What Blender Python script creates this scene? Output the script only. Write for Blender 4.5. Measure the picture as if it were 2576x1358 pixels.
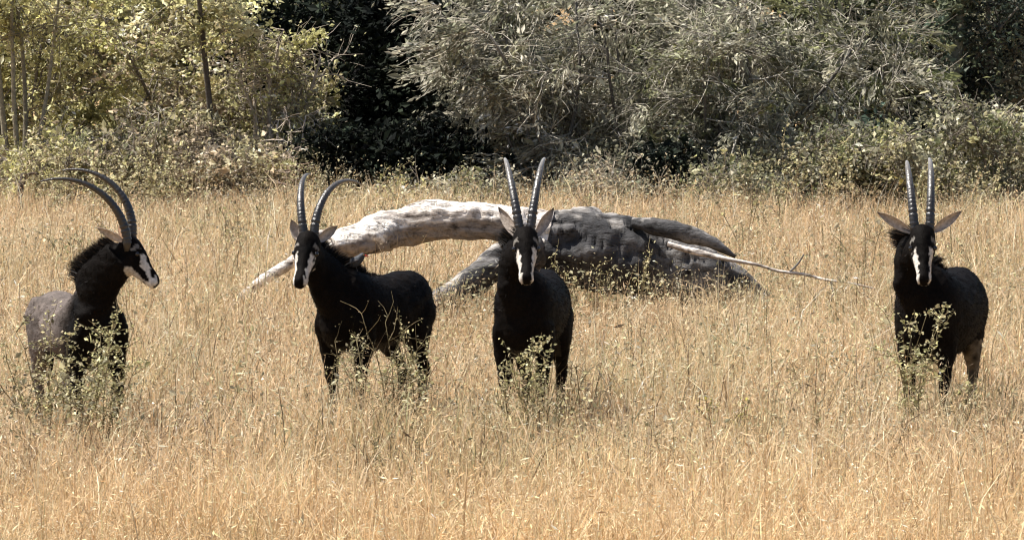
import bpy, bmesh, math, random
import numpy as np
from mathutils import Vector, Matrix
from mathutils.bvhtree import BVHTree

for o in list(bpy.data.objects): bpy.data.objects.remove(o)
SC = bpy.context.scene
C = SC.collection
rng = np.random.default_rng(7)
random.seed(7)

# ------------------------------------------------------------------ camera
F = 19866.0            # focal length in pixels of a 2576 px wide frame
PITCH = math.atan((679 + 385) / F)
CAM = np.array([0.0, 0.0, 4.5])
cd = bpy.data.cameras.new('camera'); cam = bpy.data.objects.new('camera', cd); C.objects.link(cam)
cam.location = CAM; cam.rotation_euler = (math.pi / 2 - PITCH, 0, 0)
cd.sensor_width = 36; cd.lens = F / 2576 * 36; cd.clip_start = 1; cd.clip_end = 6000
SC.camera = cam

# ------------------------------------------------------------------ sky, sun, exposure
SUN_EL, SUN_AZ = math.radians(60), math.radians(-80)     # azimuth clockwise from +Y (the view direction)
w = bpy.data.worlds.new('World'); SC.world = w; w.use_nodes = True
nt = w.node_tree; nt.nodes.clear()
sky = nt.nodes.new('ShaderNodeTexSky'); sky.sky_type = 'NISHITA'; sky.sun_disc = False
sky.sun_elevation = SUN_EL; sky.sun_rotation = SUN_AZ; sky.dust_density = 1.5
bg = nt.nodes.new('ShaderNodeBackground'); bg.inputs[1].default_value = 0.065
wo = nt.nodes.new('ShaderNodeOutputWorld')
nt.links.new(sky.outputs[0], bg.inputs[0]); nt.links.new(bg.outputs[0], wo.inputs[0])
sd = Vector((math.sin(SUN_AZ) * math.cos(SUN_EL), math.cos(SUN_AZ) * math.cos(SUN_EL), math.sin(SUN_EL)))
sl = bpy.data.lights.new('sun', 'SUN'); sl.energy = 5.0; sl.angle = math.radians(0.5); sl.color = (1.0, 0.95, 0.87)
so = bpy.data.objects.new('sun', sl); C.objects.link(so); so.rotation_euler = sd.to_track_quat('Z', 'Y').to_euler()
so.location = (0, 60, 60)
vs = SC.view_settings; vs.view_transform = 'Standard'; vs.look = 'None'; vs.gamma = 1; vs.exposure = 1.0
vs.use_curve_mapping = False
SC.cycles.filter_width = 1.15; SC.cycles.max_bounces = 6; SC.cycles.transparent_max_bounces = 8

# ------------------------------------------------------------------ helpers
_f = np.array([0, math.cos(PITCH), -math.sin(PITCH)]); _u = np.array([0, math.sin(PITCH), math.cos(PITCH)])
def P(u, v, D):
    """world point seen at frame position (u, v) of a 2576 x 1358 frame, D metres away"""
    d = _f + (u - 1288) / F * np.array([1.0, 0, 0]) + (679 - v) / F * _u
    return CAM + d * (D / d[1])
def G(u, D, z=0.0):
    p = P(u, 679, D); return np.array([p[0], D, z])
def unit(v):
    v = np.asarray(v, float); return v / max(1e-9, np.linalg.norm(v))

_ns = np.random.default_rng(11)
_NW = [(_ns.normal(size=3), _ns.uniform(0, 6.28)) for _ in range(24)]
def noise3(p, scale=1.0):
    """cheap smooth noise, about -1..1"""
    p = np.asarray(p, float) * scale; r = np.zeros(p.shape[:-1])
    for i, (k, ph) in enumerate(_NW): r += np.sin(p @ (k * (1 + 0.17 * i)) + ph)
    return r / 5.0

def make_mesh(name, V, faces, col=None, smooth=True):
    """faces: list of int arrays (n,3) / (n,4)"""
    me = bpy.data.meshes.new(name)
    V = np.asarray(V, np.float32); faces = [np.asarray(f, np.int32) for f in faces if len(f)]
    me.vertices.add(len(V)); me.vertices.foreach_set('co', V.ravel())
    li = np.concatenate([f.ravel() for f in faces]); tot = np.concatenate([np.full(len(f), f.shape[1], np.int32) for f in faces])
    st = np.concatenate([[0], np.cumsum(tot)[:-1]]).astype(np.int32)
    me.loops.add(len(li)); me.loops.foreach_set('vertex_index', li)
    me.polygons.add(len(tot)); me.polygons.foreach_set('loop_start', st); me.polygons.foreach_set('loop_total', tot)
    me.polygons.foreach_set('use_smooth', np.full(len(tot), smooth, bool))
    if col is not None:
        a = me.color_attributes.new('col', 'FLOAT_COLOR', 'POINT')
        cc = np.ones((len(V), 4), np.float32); cc[:, :3] = col; a.data.foreach_set('color', cc.ravel())
    me.update(calc_edges=True)
    return me
def obj(name, me, mat, parent=None):
    o = bpy.data.objects.new(name, me); C.objects.link(o)
    if mat is not None: me.materials.append(mat)
    if parent is not None: o.parent = parent
    return o
def tag(o, label, cat, group=None, kind=None):
    o['label'] = label; o['category'] = cat
    if group: o['group'] = group
    if kind: o['kind'] = kind
    return o
def thing(name, label, cat, loc, rz=0, group=None):
    o = bpy.data.objects.new(name, None); C.objects.link(o); o.location = loc; o.rotation_euler = (0, 0, rz)
    o.empty_display_size = 0.2
    return tag(o, label, cat, group)

class MB:
    """collects vertices, faces and colours of ONE object"""
    def __init__(s): s.V = []; s.F3 = []; s.F4 = []; s.K = []; s.n = 0
    def add(s, V, f3=None, f4=None, col=(1, 1, 1)):
        V = np.asarray(V, float)
        if f3 is not None and len(f3): s.F3.append(np.asarray(f3) + s.n)
        if f4 is not None and len(f4): s.F4.append(np.asarray(f4) + s.n)
        s.V.append(V); col = np.asarray(col, float)
        s.K.append(np.broadcast_to(col, (len(V), 3))); s.n += len(V)
    def tube(s, pts, rad, sides=6, col=(1, 1, 1), cap=True, ref=(0.31, 0.2, 0.93), squash=None, rough=0.0):
        pts = np.asarray(pts, float); n = len(pts); rad = np.broadcast_to(np.asarray(rad, float), (n,))
        T = np.gradient(pts, axis=0); T /= np.maximum(1e-9, np.linalg.norm(T, axis=1))[:, None]
        a = unit(np.cross(T[0], ref)); A = []
        for i in range(n):
            a = unit(a - T[i] * (a @ T[i])); A.append(a)
        A = np.array(A); B = np.cross(T, A)
        th = np.linspace(0, 2 * np.pi, sides, endpoint=False)
        R = rad[:, None] * np.ones(sides)
        if rough: R = R * (1 + rough * rng.normal(size=R.shape))
        V = pts[:, None, :] + R[..., None] * (np.cos(th)[None, :, None] * A[:, None, :] + np.sin(th)[None, :, None] * B[:, None, :])
        V = V.reshape(-1, 3)
        i = np.arange(n - 1)[:, None] * sides; j = np.arange(sides)[None, :]; k = (j + 1) % sides
        f4 = np.stack([i + j, i + k, i + sides + k, i + sides + j], -1).reshape(-1, 4)
        f3 = []
        if cap:
            V = np.vstack([V, pts[0], pts[-1]]); c0, c1 = n * sides, n * sides + 1; l = (n - 1) * sides
            f3 = [(c0, int(k2), int(j2)) for j2, k2 in zip(range(sides), list(range(1, sides)) + [0])] + \
                 [(c1, l + j2, l + (j2 + 1) % sides) for j2 in range(sides)]
        c = np.asarray(col, float)
        if c.ndim == 2 and len(c) == n:
            c = np.repeat(c, sides, 0)
            if cap: c = np.vstack([c, c[0], c[-1]])
        s.add(V, f3, f4, c)
    def mesh(s, name, smooth=True):
        fs = []
        if s.F3: fs.append(np.vstack(s.F3))
        if s.F4: fs.append(np.vstack(s.F4))
        return make_mesh(name, np.vstack(s.V), fs, np.vstack(s.K), smooth)
    def build(s, name, mat, parent=None, smooth=True): return obj(name, s.mesh(name, smooth), mat, parent)

def spline(pts, n):
    """Catmull-Rom through pts (any columns)"""
    p = np.asarray(pts, float); p = np.vstack([2 * p[0] - p[1], p, 2 * p[-1] - p[-2]]); m = len(p) - 3
    t = np.linspace(0, m - 1e-6, n); i = t.astype(int); f = (t - i)[:, None]
    a, b, c, d = p[i], p[i + 1], p[i + 2], p[i + 3]
    return 0.5 * (2 * b + (c - a) * f + (2 * a - 5 * b + 4 * c - d) * f ** 2 + (3 * b - a - 3 * c + d) * f ** 3)

# ------------------------------------------------------------------ materials
def vcol_mat(name, rough=0.7, transl=0.0, spec=0.3, mul=None, nscale=30, namt=0.25, bump=0.0, bscale=60, sheen=0.0):
    m = bpy.data.materials.new(name); m.use_nodes = True; t = m.node_tree; N = t.nodes; L = t.links
    b = N['Principled BSDF']; b.inputs['Roughness'].default_value = rough; b.inputs['Specular IOR Level'].default_value = spec
    if sheen: b.inputs['Sheen Weight'].default_value = sheen; b.inputs['Sheen Roughness'].default_value = 0.5
    at = N.new('ShaderNodeAttribute'); at.attribute_name = 'col'
    tc = N.new('ShaderNodeTexCoord'); nz = N.new('ShaderNodeTexNoise'); nz.inputs['Scale'].default_value = nscale
    nz.inputs['Detail'].default_value = 4; L.new(tc.outputs['Object'], nz.inputs['Vector'])
    mr = N.new('ShaderNodeMapRange'); mr.inputs['From Min'].default_value = 0.3; mr.inputs['From Max'].default_value = 0.7
    mr.inputs['To Min'].default_value = 1 - namt; mr.inputs['To Max'].default_value = 1 + namt; L.new(nz.outputs['Fac'], mr.inputs['Value'])
    mx = N.new('ShaderNodeVectorMath'); mx.operation = 'SCALE'
    L.new(at.outputs['Color'], mx.inputs[0]); L.new(mr.outputs['Result'], mx.inputs['Scale'])
    L.new(mx.outputs[0], b.inputs['Base Color'])
    if bump:
        bn = N.new('ShaderNodeTexNoise'); bn.inputs['Scale'].default_value = bscale; bn.inputs['Detail'].default_value = 5
        L.new(tc.outputs['Object'], bn.inputs['Vector'])
        bp = N.new('ShaderNodeBump'); bp.inputs['Strength'].default_value = bump; bp.inputs['Distance'].default_value = 0.02
        L.new(bn.outputs['Fac'], bp.inputs['Height']); L.new(bp.outputs['Normal'], b.inputs['Normal'])
    if transl:
        tr = N.new('ShaderNodeBsdfTranslucent'); L.new(mx.outputs[0], tr.inputs['Color'])
        ms = N.new('ShaderNodeMixShader'); ms.inputs['Fac'].default_value = transl
        L.new(b.outputs[0], ms.inputs[1]); L.new(tr.outputs[0], ms.inputs[2]); L.new(ms.outputs[0], N['Material Output'].inputs['Surface'])
    return m
M_GRASS = vcol_mat('dry_grass_blades', 0.6, 0.35, 0.35, namt=0.12)
M_LEAF = vcol_mat('shrub_leaves', 0.55, 0.42, 0.4, nscale=8, namt=0.2)
M_SHADE = vcol_mat('shade_leaves', 0.8, 0.1, 0.08, nscale=8, namt=0.2)
M_TWIG = vcol_mat('twigs_and_bark', 0.85, 0, 0.15, namt=0.35, nscale=25, bump=0.5, bscale=40)
M_COAT = vcol_mat('antelope_coat', 0.6, 0, 0.03, namt=0.3, nscale=40, bump=0.35, bscale=120)
M_HORN = vcol_mat('horn', 0.32, 0, 0.7, namt=0.3, nscale=50, bump=0.3, bscale=80)
M_HAIR = vcol_mat('mane_hair', 0.5, 0.05, 0.05, namt=0.2)
M_EYE = vcol_mat('eye', 0.12, 0, 0.6, namt=0.0)
M_FEATHER = vcol_mat('feather', 0.7, 0, 0.2, namt=0.25, nscale=60)

def ground_mat():
    m = bpy.data.materials.new('dry_soil'); m.use_nodes = True; t = m.node_tree; N = t.nodes; L = t.links; b = N['Principled BSDF']
    b.inputs['Roughness'].default_value = 0.95; b.inputs['Specular IOR Level'].default_value = 0.1
    g = N.new('ShaderNodeNewGeometry')
    n1 = N.new('ShaderNodeTexNoise'); n1.inputs['Scale'].default_value = 1.3; n1.inputs['Detail'].default_value = 8
    L.new(g.outputs['Position'], n1.inputs['Vector'])
    cr = N.new('ShaderNodeValToRGB'); e = cr.color_ramp.elements
    e[0].position = .3; e[0].color = (.17, .105, .05, 1); e[1].position = .7; e[1].color = (.36, .24, .12, 1)
    L.new(n1.outputs['Fac'], cr.inputs['Fac']); L.new(cr.outputs['Color'], b.inputs['Base Color'])
    n2 = N.new('ShaderNodeTexNoise'); n2.inputs['Scale'].default_value = 25; n2.inputs['Detail'].default_value = 6
    L.new(g.outputs['Position'], n2.inputs['Vector'])
    bp = N.new('ShaderNodeBump'); bp.inputs['Strength'].default_value = .6; bp.inputs['Distance'].default_value = .05
    L.new(n2.outputs['Fac'], bp.inputs['Height']); L.new(bp.outputs['Normal'], b.inputs['Normal'])
    return m
def wood_mat():
    """weathered wood: colour attribute times long grain and dark cracks (Object coordinates, x runs along the log)"""
    m = bpy.data.materials.new('weathered_wood'); m.use_nodes = True; t = m.node_tree; N = t.nodes; L = t.links; b = N['Principled BSDF']
    b.inputs['Roughness'].default_value = 0.85; b.inputs['Specular IOR Level'].default_value = 0.2
    at = N.new('ShaderNodeAttribute'); at.attribute_name = 'col'
    tc = N.new('ShaderNodeTexCoord'); mp = N.new('ShaderNodeMapping'); mp.inputs['Scale'].default_value = (2.6, 9, 9)
    L.new(tc.outputs['Object'], mp.inputs['Vector'])
    n1 = N.new('ShaderNodeTexNoise'); n1.inputs['Scale'].default_value = 2.2; n1.inputs['Detail'].default_value = 9; n1.inputs['Roughness'].default_value = .65
    L.new(mp.outputs[0], n1.inputs['Vector'])
    cr = N.new('ShaderNodeValToRGB'); e = cr.color_ramp.elements
    e[0].position = .33; e[0].color = (.12, .10, .09, 1); e[1].position = .5; e[1].color = (1.0, .98, .96, 1)
    x = e.new(.42); x.color = (.68, .65, .62, 1); x = e.new(.75); x.color = (1.15, 1.12, 1.08, 1)
    L.new(n1.outputs['Fac'], cr.inputs['Fac'])
    mx = N.new('ShaderNodeVectorMath'); mx.operation = 'MULTIPLY'
    L.new(at.outputs['Color'], mx.inputs[0]); L.new(cr.outputs['Color'], mx.inputs[1])
    n3 = N.new('ShaderNodeTexNoise'); n3.inputs['Scale'].default_value = 11; n3.inputs['Detail'].default_value = 7; n3.inputs['Roughness'].default_value = .7
    L.new(tc.outputs['Object'], n3.inputs['Vector'])
    c3 = N.new('ShaderNodeValToRGB'); e3 = c3.color_ramp.elements; e3[0].position = .34; e3[0].color = (.55, .54, .53, 1); e3[1].position = .5; e3[1].color = (1.12, 1.12, 1.12, 1)
    L.new(n3.outputs['Fac'], c3.inputs['Fac'])
    m2 = N.new('ShaderNodeVectorMath'); m2.operation = 'MULTIPLY'
    L.new(mx.outputs[0], m2.inputs[0]); L.new(c3.outputs['Color'], m2.inputs[1]); L.new(m2.outputs[0], b.inputs['Base Color'])
    bp = N.new('ShaderNodeBump'); bp.inputs['Strength'].default_value = .9; bp.inputs['Distance'].default_value = .05
    L.new(n1.outputs['Fac'], bp.inputs['Height']); L.new(bp.outputs['Normal'], b.inputs['Normal'])
    return m
M_GROUND = ground_mat(); M_WOOD = wood_mat()

# ------------------------------------------------------------------ ground
def ground_z(x, y):
    p = np.stack([np.asarray(x, float), np.asarray(y, float), np.zeros_like(np.asarray(x, float))], -1)
    return 0.035 * noise3(p, 0.25)
xs = np.concatenate([[-3000, -600, -120, -40], np.linspace(-16, 16, 65), [40, 120, 600, 3000]])
ys = np.concatenate([[-3000, -300, 0, 25, 38], np.linspace(44, 130, 130), [160, 240, 500, 1200, 4500]])
X, Y = np.meshgrid(xs, ys); Z = ground_z(X, Y)
Z = np.where((np.abs(X) > 17) | (Y < 40) | (Y > 135), 0, Z)
nx, ny = len(xs), len(ys); i = np.arange(ny - 1)[:, None] * nx; j = np.arange(nx - 1)[None, :]
f4 = np.stack([i + j, i + j + 1, i + nx + j + 1, i + nx + j], -1).reshape(-1, 4)
gr = obj('ground', make_mesh('ground', np.stack([X, Y, Z], -1).reshape(-1, 3), [f4]), M_GROUND); gr['kind'] = 'structure'

# ------------------------------------------------------------------ leaf and twig clouds
def leaf_cloud(centers, size, cols, jit=0.25, flat=0.35, long=1.7, seed=1, dirs=None):
    """one rhombic leaf per centre; returns V, F4, K"""
    r = np.random.default_rng(seed); n = len(centers)
    a = r.normal(size=(n, 3)); a[:, 2] *= 0.7
    if dirs is not None: a = a * .45 + dirs
    a /= np.linalg.norm(a, axis=1)[:, None]
    nn = r.normal(size=(n, 3)); nn[:, 2] += flat * np.sign(r.normal(size=n)) * 2
    b = np.cross(nn, a); b /= np.maximum(1e-6, np.linalg.norm(b, axis=1))[:, None]
    s = size * np.exp(r.normal(0, 0.35, n))[:, None]
    c3 = np.cross(a, b) * s * 0.18
    V = np.stack([centers - a * s * long / 2, centers + b * s / 2 + c3, centers + a * s * long / 2, centers - b * s / 2 + c3], 1).reshape(-1, 3)
    F4 = np.arange(n * 4).reshape(n, 4)
    K = np.clip(cols * np.exp(r.normal(0, jit, n))[:, None], 0.004, 0.9)
    return V, F4, np.repeat(K, 4, 0)

def palette(cols, n, r, wts=None):
    cols = np.asarray(cols, float); return cols[r.choice(len(cols), n, p=wts)]

def grow(r, base, direction, length, rad, nseg, wig, droop):
    p = np.array(base, float); d = unit(direction); pts = [p.copy()]
    for k in range(nseg):
        d = unit(d + r.normal(0, wig, 3) + np.array([0, 0, droop])); p = p + d * length / nseg; pts.append(p.copy())
    return np.array(pts), np.linspace(rad, rad * 0.45, nseg + 1)

def shrub(name, label, cat, base, height, spread, leaf_cols, leaf=0.05, nleaf=9000, stems=5, lean=(0, 0), bark=(.16, .14, .12),
          twig_col=(.22, .19, .16), droop=-0.03, twigs=7, sig=0.12, seed=0, rad=0.035, fill=0.25, skirt=True, group=None, wts=None, jit=0.38, tlen=0.45, mat=None, kmin=1, out_k=1.0, wig=.10, bias=None, long=1.7):
    r = np.random.default_rng(seed + 100)
    if mat is None: leaf, nleaf = leaf * .78, int(nleaf * 1.35)
    t = thing(name, label, cat, tuple(base), 0, group)
    br = MB(); tips = []; O = np.zeros(3)
    for s in range(stems):
        az = 2 * np.pi * (s + r.uniform(-.3, .3)) / stems; out = r.uniform(0.2, 1.0) * spread / height * out_k
        d = np.array([np.cos(az) * out + lean[0], np.sin(az) * out + lean[1], 1.0])
        L = height * r.uniform(0.75, 1.0)
        pts, rd = grow(r, O + [0.06 * np.cos(az) * stems ** .5, 0.06 * np.sin(az) * stems ** .5, -0.05], d, L, rad * r.uniform(.7, 1.1), 8, wig, 0.0)
        tr = MB(); tr.tube(pts, rd, 7, np.array(bark) * r.uniform(.8, 1.25), rough=0.05); tr.build('trunk' if stems == 1 else 'stem', M_TWIG, t)
        for k in range(kmin, 9):
            for q in range(2 if k > 1 or skirt else 1):
                bd = r.normal(size=3); bd[2] = abs(bd[2]) * 0.5 - (0.15 if k < 4 else -.1); bd += np.array([lean[0], lean[1], 0]) * 0.5
                bl = spread * r.uniform(0.35, 0.8) * (1.0 if k < 7 else .7)
                bp, brd = grow(r, pts[k], bd, bl, rd[k] * 0.55, 5, 0.16, droop)
                br.tube(bp, brd, 4, np.array(twig_col) * r.uniform(.7, 1.3), cap=False)
                for m in range(twigs):
                    a = bp[r.integers(1, 6)]; td = unit(r.normal(size=3) * (1 if bias is None else .55) + unit(bp[-1] - bp[0]) * 0.8 + (0 if bias is None else np.array(bias)))
                    tp, trd = grow(r, a, td, tlen * r.uniform(.5, 1.3), 0.006, 3, 0.2, droop * 2)
                    br.tube(tp, trd, 3, np.array(twig_col) * r.uniform(.6, 1.7), cap=False)
                    tips.append(tp)
    tips = np.array(tips); nt_ = len(tips)
    ww = r.exponential(1.0, nt_) ** 1.7 + 0.03; ww /= ww.sum()
    ix = r.choice(nt_, nleaf, p=ww); f = r.integers(1, 4, nleaf)
    cen = tips[ix, f] + r.normal(0, sig * (1 if mat is not None else .8), (nleaf, 3)) * [1, 1, .7]
    tc = palette(leaf_cols, nt_, r, wts) * np.exp(r.normal(0, 0.32, nt_))[:, None]
    cols = tc[ix]
    cen[:, 2] = np.maximum(cen[:, 2], 0.06)
    dirs = None if bias is None else np.array([unit(q_[3] - q_[0]) for q_ in tips])[ix]
    V, f4, K = leaf_cloud(cen, leaf, cols, jit=jit, seed=seed + 5, long=long, dirs=dirs)
    b = br.build('branches', M_TWIG, t); b['kind'] = 'stuff'
    c = obj('crown', make_mesh('crown', V, [f4], K, False), mat or M_LEAF, t); c['kind'] = 'stuff'
    return t

YG = [(.42, .40, .18), (.52, .49, .25), (.32, .30, .13), (.60, .55, .34), (.38, .33, .18)]            # yellow-green
OL = [(.17, .175, .085), (.23, .225, .12), (.12, .13, .06), (.29, .27, .16)]                         # olive
GB = [(.27, .26, .19), (.36, .34, .26), (.19, .185, .13), (.25, .255, .17), (.46, .43, .34)]         # grey-green, dry
SHADE = [(.008, .011, .008), (.012, .016, .010), (.006, .008, .007)]                                    # near-black green, shade put into the leaf colour
BG = [(.08, .11, .08), (.11, .14, .09), (.055, .08, .06), (.17, .19, .12)]                           # blue-green
RB = [(.36, .29, .20), (.47, .38, .27), (.26, .225, .14), (.36, .33, .19)]                           # dry brown
def GD(u, D):
    p = G(u, D); p[2] = float(ground_z(p[0], p[1])); return p

# far wood behind everything: one mass
r = np.random.default_rng(3); n = 42000
cx = r.uniform(-15, 15, 420); cy = r.uniform(112, 126, 420); cz = r.uniform(.2, 4.8, 420)
ix = r.integers(0, 420, n); cen = np.stack([cx, cy, cz], -1)[ix] + r.normal(0, .38, (n, 3)); cen[:, 2] = np.abs(cen[:, 2]) + .05
V, f4, K = leaf_cloud(cen, 0.17, palette(OL + GB[2:3], 420, r)[ix] * .3, seed=9)
fw = obj('woodland', make_mesh('woodland', V, [f4], K, False), M_LEAF)
tag(fw, 'dark leafy wood filling the far background behind the shrubs', 'woodland', kind='stuff')

# left, sunlit yellow-green shrubs
shrub('leafy_shrub', 'yellow-green shrub at the far left edge behind the snag', 'shrub', GD(40, 101), 2.83, 1.5, YG, .05, 12000, 5, seed=1)
shrub('leafy_shrub', 'bright yellow-green shrub above the long curved horns at left', 'shrub', GD(250, 102.5), 2.88, 1.5, YG, .05, 13000, 5, seed=2)
shrub('leafy_shrub', 'yellowish shrub with dry twigs left of the pale multi-stemmed sapling', 'shrub', GD(450, 101.5), 2.75, 1.4, YG[1:] + RB[:2], .05, 11000, 5, seed=3)
shrub('leafy_shrub', 'olive shrub with dark gaps behind the pale multi-stemmed sapling', 'shrub', GD(570, 105), 2.88, 1.0, OL + YG[:2], .05, 10000, 5, seed=4)
shrub('dry_shrub', 'low reddish-brown dry shrub at the grass edge below the pale sapling', 'shrub', GD(590, 98.5), 1.0, 1.0, RB, .045, 4500, 6, seed=5, tlen=.3, rad=.015)
shrub('dry_shrub', 'low olive brown dry shrub at the grass edge behind the curved horns', 'shrub', GD(330, 98.5), 0.95, 1.1, RB[1:] + OL[:2], .045, 4500, 6, seed=6, tlen=.3, rad=.015)
shrub('dry_shrub', 'low yellowish shrub beside the broken snag', 'shrub', GD(130, 98), 1.0, .9, YG + RB[:1], .045, 4000, 6, seed=61, tlen=.3, rad=.015)
shrub('sapling', 'pale grey multi-stemmed sapling leaning right before the dark hollow', 'sapling', GD(665, 100), 2.3, .6, RB[1:] + YG[:2], .045, 2200, 6, lean=(.12, 0),
      bark=(.36, .31, .26), twig_col=(.34, .29, .24), seed=7, twigs=5, sig=.1)
shrub('sapling', 'thin pale sapling beside the dark hollow above the second antelope', 'sapling', GD(735, 100), 2.1, .4, YG, .045, 3600, 4, lean=(.1, 0),
      bark=(.33, .29, .24), twig_col=(.3, .26, .2), seed=8, twigs=5, sig=.1)
# dark hollow: near-black leaves and added low shrubs stand in for its shade
NB = dict(mat=M_SHADE, bark=(.02, .018, .016), twig_col=(.014, .013, .012), sig=.2, tlen=.5)
shrub('dense_tree', 'dense tree coloured black as shade in the dark hollow at centre', 'tree', GD(1000, 101), 3.0, .62, SHADE, .05, 26000, 6, seed=9, **NB)
shrub('dense_tree', 'tree coloured black as shade on the left side of the dark hollow', 'tree', GD(880, 103), 3.1, .7, SHADE, .05, 22000, 6, seed=91, **NB)
shrub('dense_tree', 'dark green tree reaching over the top left of the hollow', 'tree', GD(800, 107), 3.3, 1.2, SHADE + OL[2:3], .055, 20000, 6, seed=10, **NB)
shrub('shade_shrub', 'low shrub coloured black as shade at the bottom right of the dark hollow', 'shrub', GD(1100, 98.6), 1.1, .55, SHADE, .045, 11000, 6, seed=92, **{**NB, 'tlen': .3, 'sig': .13})
shrub('shade_shrub', 'low shrub coloured black as shade filling the foot of the dark hollow', 'shrub', GD(935, 98.4), 1.0, .6, SHADE, .045, 12000, 6, seed=96, **{**NB, 'tlen': .3, 'sig': .13})
shrub('shade_shrub', 'shrub coloured dark as shade in the gaps left of the pale sapling', 'shrub', GD(605, 102.3), 2.1, .6, SHADE + OL[2:3], .045, 12000, 5, seed=93, **{**NB, 'tlen': .35, 'sig': .14})
# right, large grey-brown mass
FT = dict(bark=(.13, .12, .105), twig_col=(.36, .33, .275), twigs=13, sig=.075, tlen=.5, droop=-.07, long=2.9)
shrub('feathery_tree', 'pale grey-green feathery tree overhanging the right side of the dark hollow', 'tree', GD(1390, 98.8), 3.0, 1.15, GB, .034, 15000, 7, lean=(-.16, 0), seed=11, bias=(-.9, 0, -.35), **FT)
shrub('feathery_tree', 'grey-green feathery tree straight behind the middle of the fallen trunk', 'tree', GD(1610, 99.3), 3.0, 1.4, GB[:4], .034, 15000, 7, lean=(-.10, 0), seed=12, bias=(-.7, 0, -.2), **FT)
shrub('feathery_tree', 'grey-green feathery tree behind the right end of the fallen trunk', 'tree', GD(1850, 98.8), 3.0, 1.4, GB[:4] + OL[:1], .036, 15000, 7, lean=(-.05, 0), seed=13, bias=(-.3, 0, .0), **FT)
shrub('feathery_tree', 'dull grey-green feathery tree left of the rightmost antelope\'s horns', 'tree', GD(2100, 100), 3.0, 1.3, GB[:4] + OL[:3], .038, 14000, 6, lean=(.03, 0), seed=131, bias=(.3, 0, .1), **FT)
shrub('leafy_tree', 'dark bluish-green tree behind the rightmost antelope', 'tree', GD(2300, 101.6), 2.9, .7, BG[:3] + SHADE[:2], .045, 14000, 5, bark=(.12, .11, .09), twig_col=(.1, .09, .075), seed=14, sig=.16)
shrub('leafy_tree', 'grey-olive tree with an upright trunk at the top right corner', 'tree', GD(2480, 102.5), 3.08, 1.3, GB[:4] + BG[:2] + OL[:1], .045, 12000, 5, bark=(.13, .12, .10), twig_col=(.2, .18, .14), seed=15, rad=.06)
shrub('leafy_shrub', 'yellow-olive shrub leaning left of the rightmost antelope horns', 'shrub', GD(2110, 97.4), 1.0, .6, OL + GB[:4], .045, 6000, 5, lean=(-.1, 0), seed=16, tlen=.35, rad=.02)
shrub('leafy_shrub', 'small sunlit yellow-green shrub behind the horns of the rightmost antelope', 'shrub', GD(2330, 97), 1.25, .8, YG[:1] + YG[3:4] + OL + GB[:3], .045, 4000, 5, seed=17, tlen=.3, rad=.02)
shrub('leafy_shrub', 'sunlit olive shrub at the far right edge of the grass', 'shrub', GD(2530, 97), 1.5, .9, YG[3:4] + OL + GB[:4], .045, 5000, 5, seed=18, tlen=.3, rad=.02)
shrub('leafy_shrub', 'low olive shrub behind the right end of the fallen trunk', 'shrub', GD(1830, 96), .55, .6, OL + GB[:4], .04, 3500, 5, seed=19, tlen=.28, rad=.015)
shrub('dry_shrub', 'low grey dry shrub behind the right half of the fallen trunk', 'shrub', GD(1560, 96.6), .5, .8, GB[:4] + RB[:1], .035, 4000, 6, seed=20, tlen=.28, rad=.014, twig_col=(.27, .23, .18))
shrub('dry_shrub', 'low pale leafy shrub below the dark hollow behind the arch', 'shrub', GD(1010, 97.6), .3, .6, YG[1:] + GB[:2], .045, 2600, 6, seed=21, tlen=.25, rad=.012)
shrub('dry_shrub', 'low grey leafy shrub between the hollow and the arch top', 'shrub', GD(1200, 97.2), .36, .5, GB[:4] + OL[:1], .045, 2200, 5, seed=22, tlen=.25, rad=.012)
shrub('dry_shrub', 'low brown dry shrub behind the second antelope horns', 'shrub', GD(830, 98.5), .36, .5, RB + OL[:1], .045, 2600, 5, seed=23, tlen=.25, rad=.012)

shrub('shade_shrub', 'small black-green shrub in the dark gap behind the trunk\'s right half', 'shrub', GD(1695, 97), .8, .4, SHADE, .04, 7000, 5, seed=94, **{**NB, 'tlen': .22, 'sig': .10})  # added shrub, its black leaves stand in for the gap's shade
shrub('shade_shrub', 'dark shrub in the gap left of the rightmost antelope\'s horns', 'shrub', GD(2215, 98), 1.0, .4, SHADE + BG[:1], .04, 7000, 5, seed=95, **{**NB, 'tlen': .25, 'sig': .11})  # dark leaf colour stands in for shade here too
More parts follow.
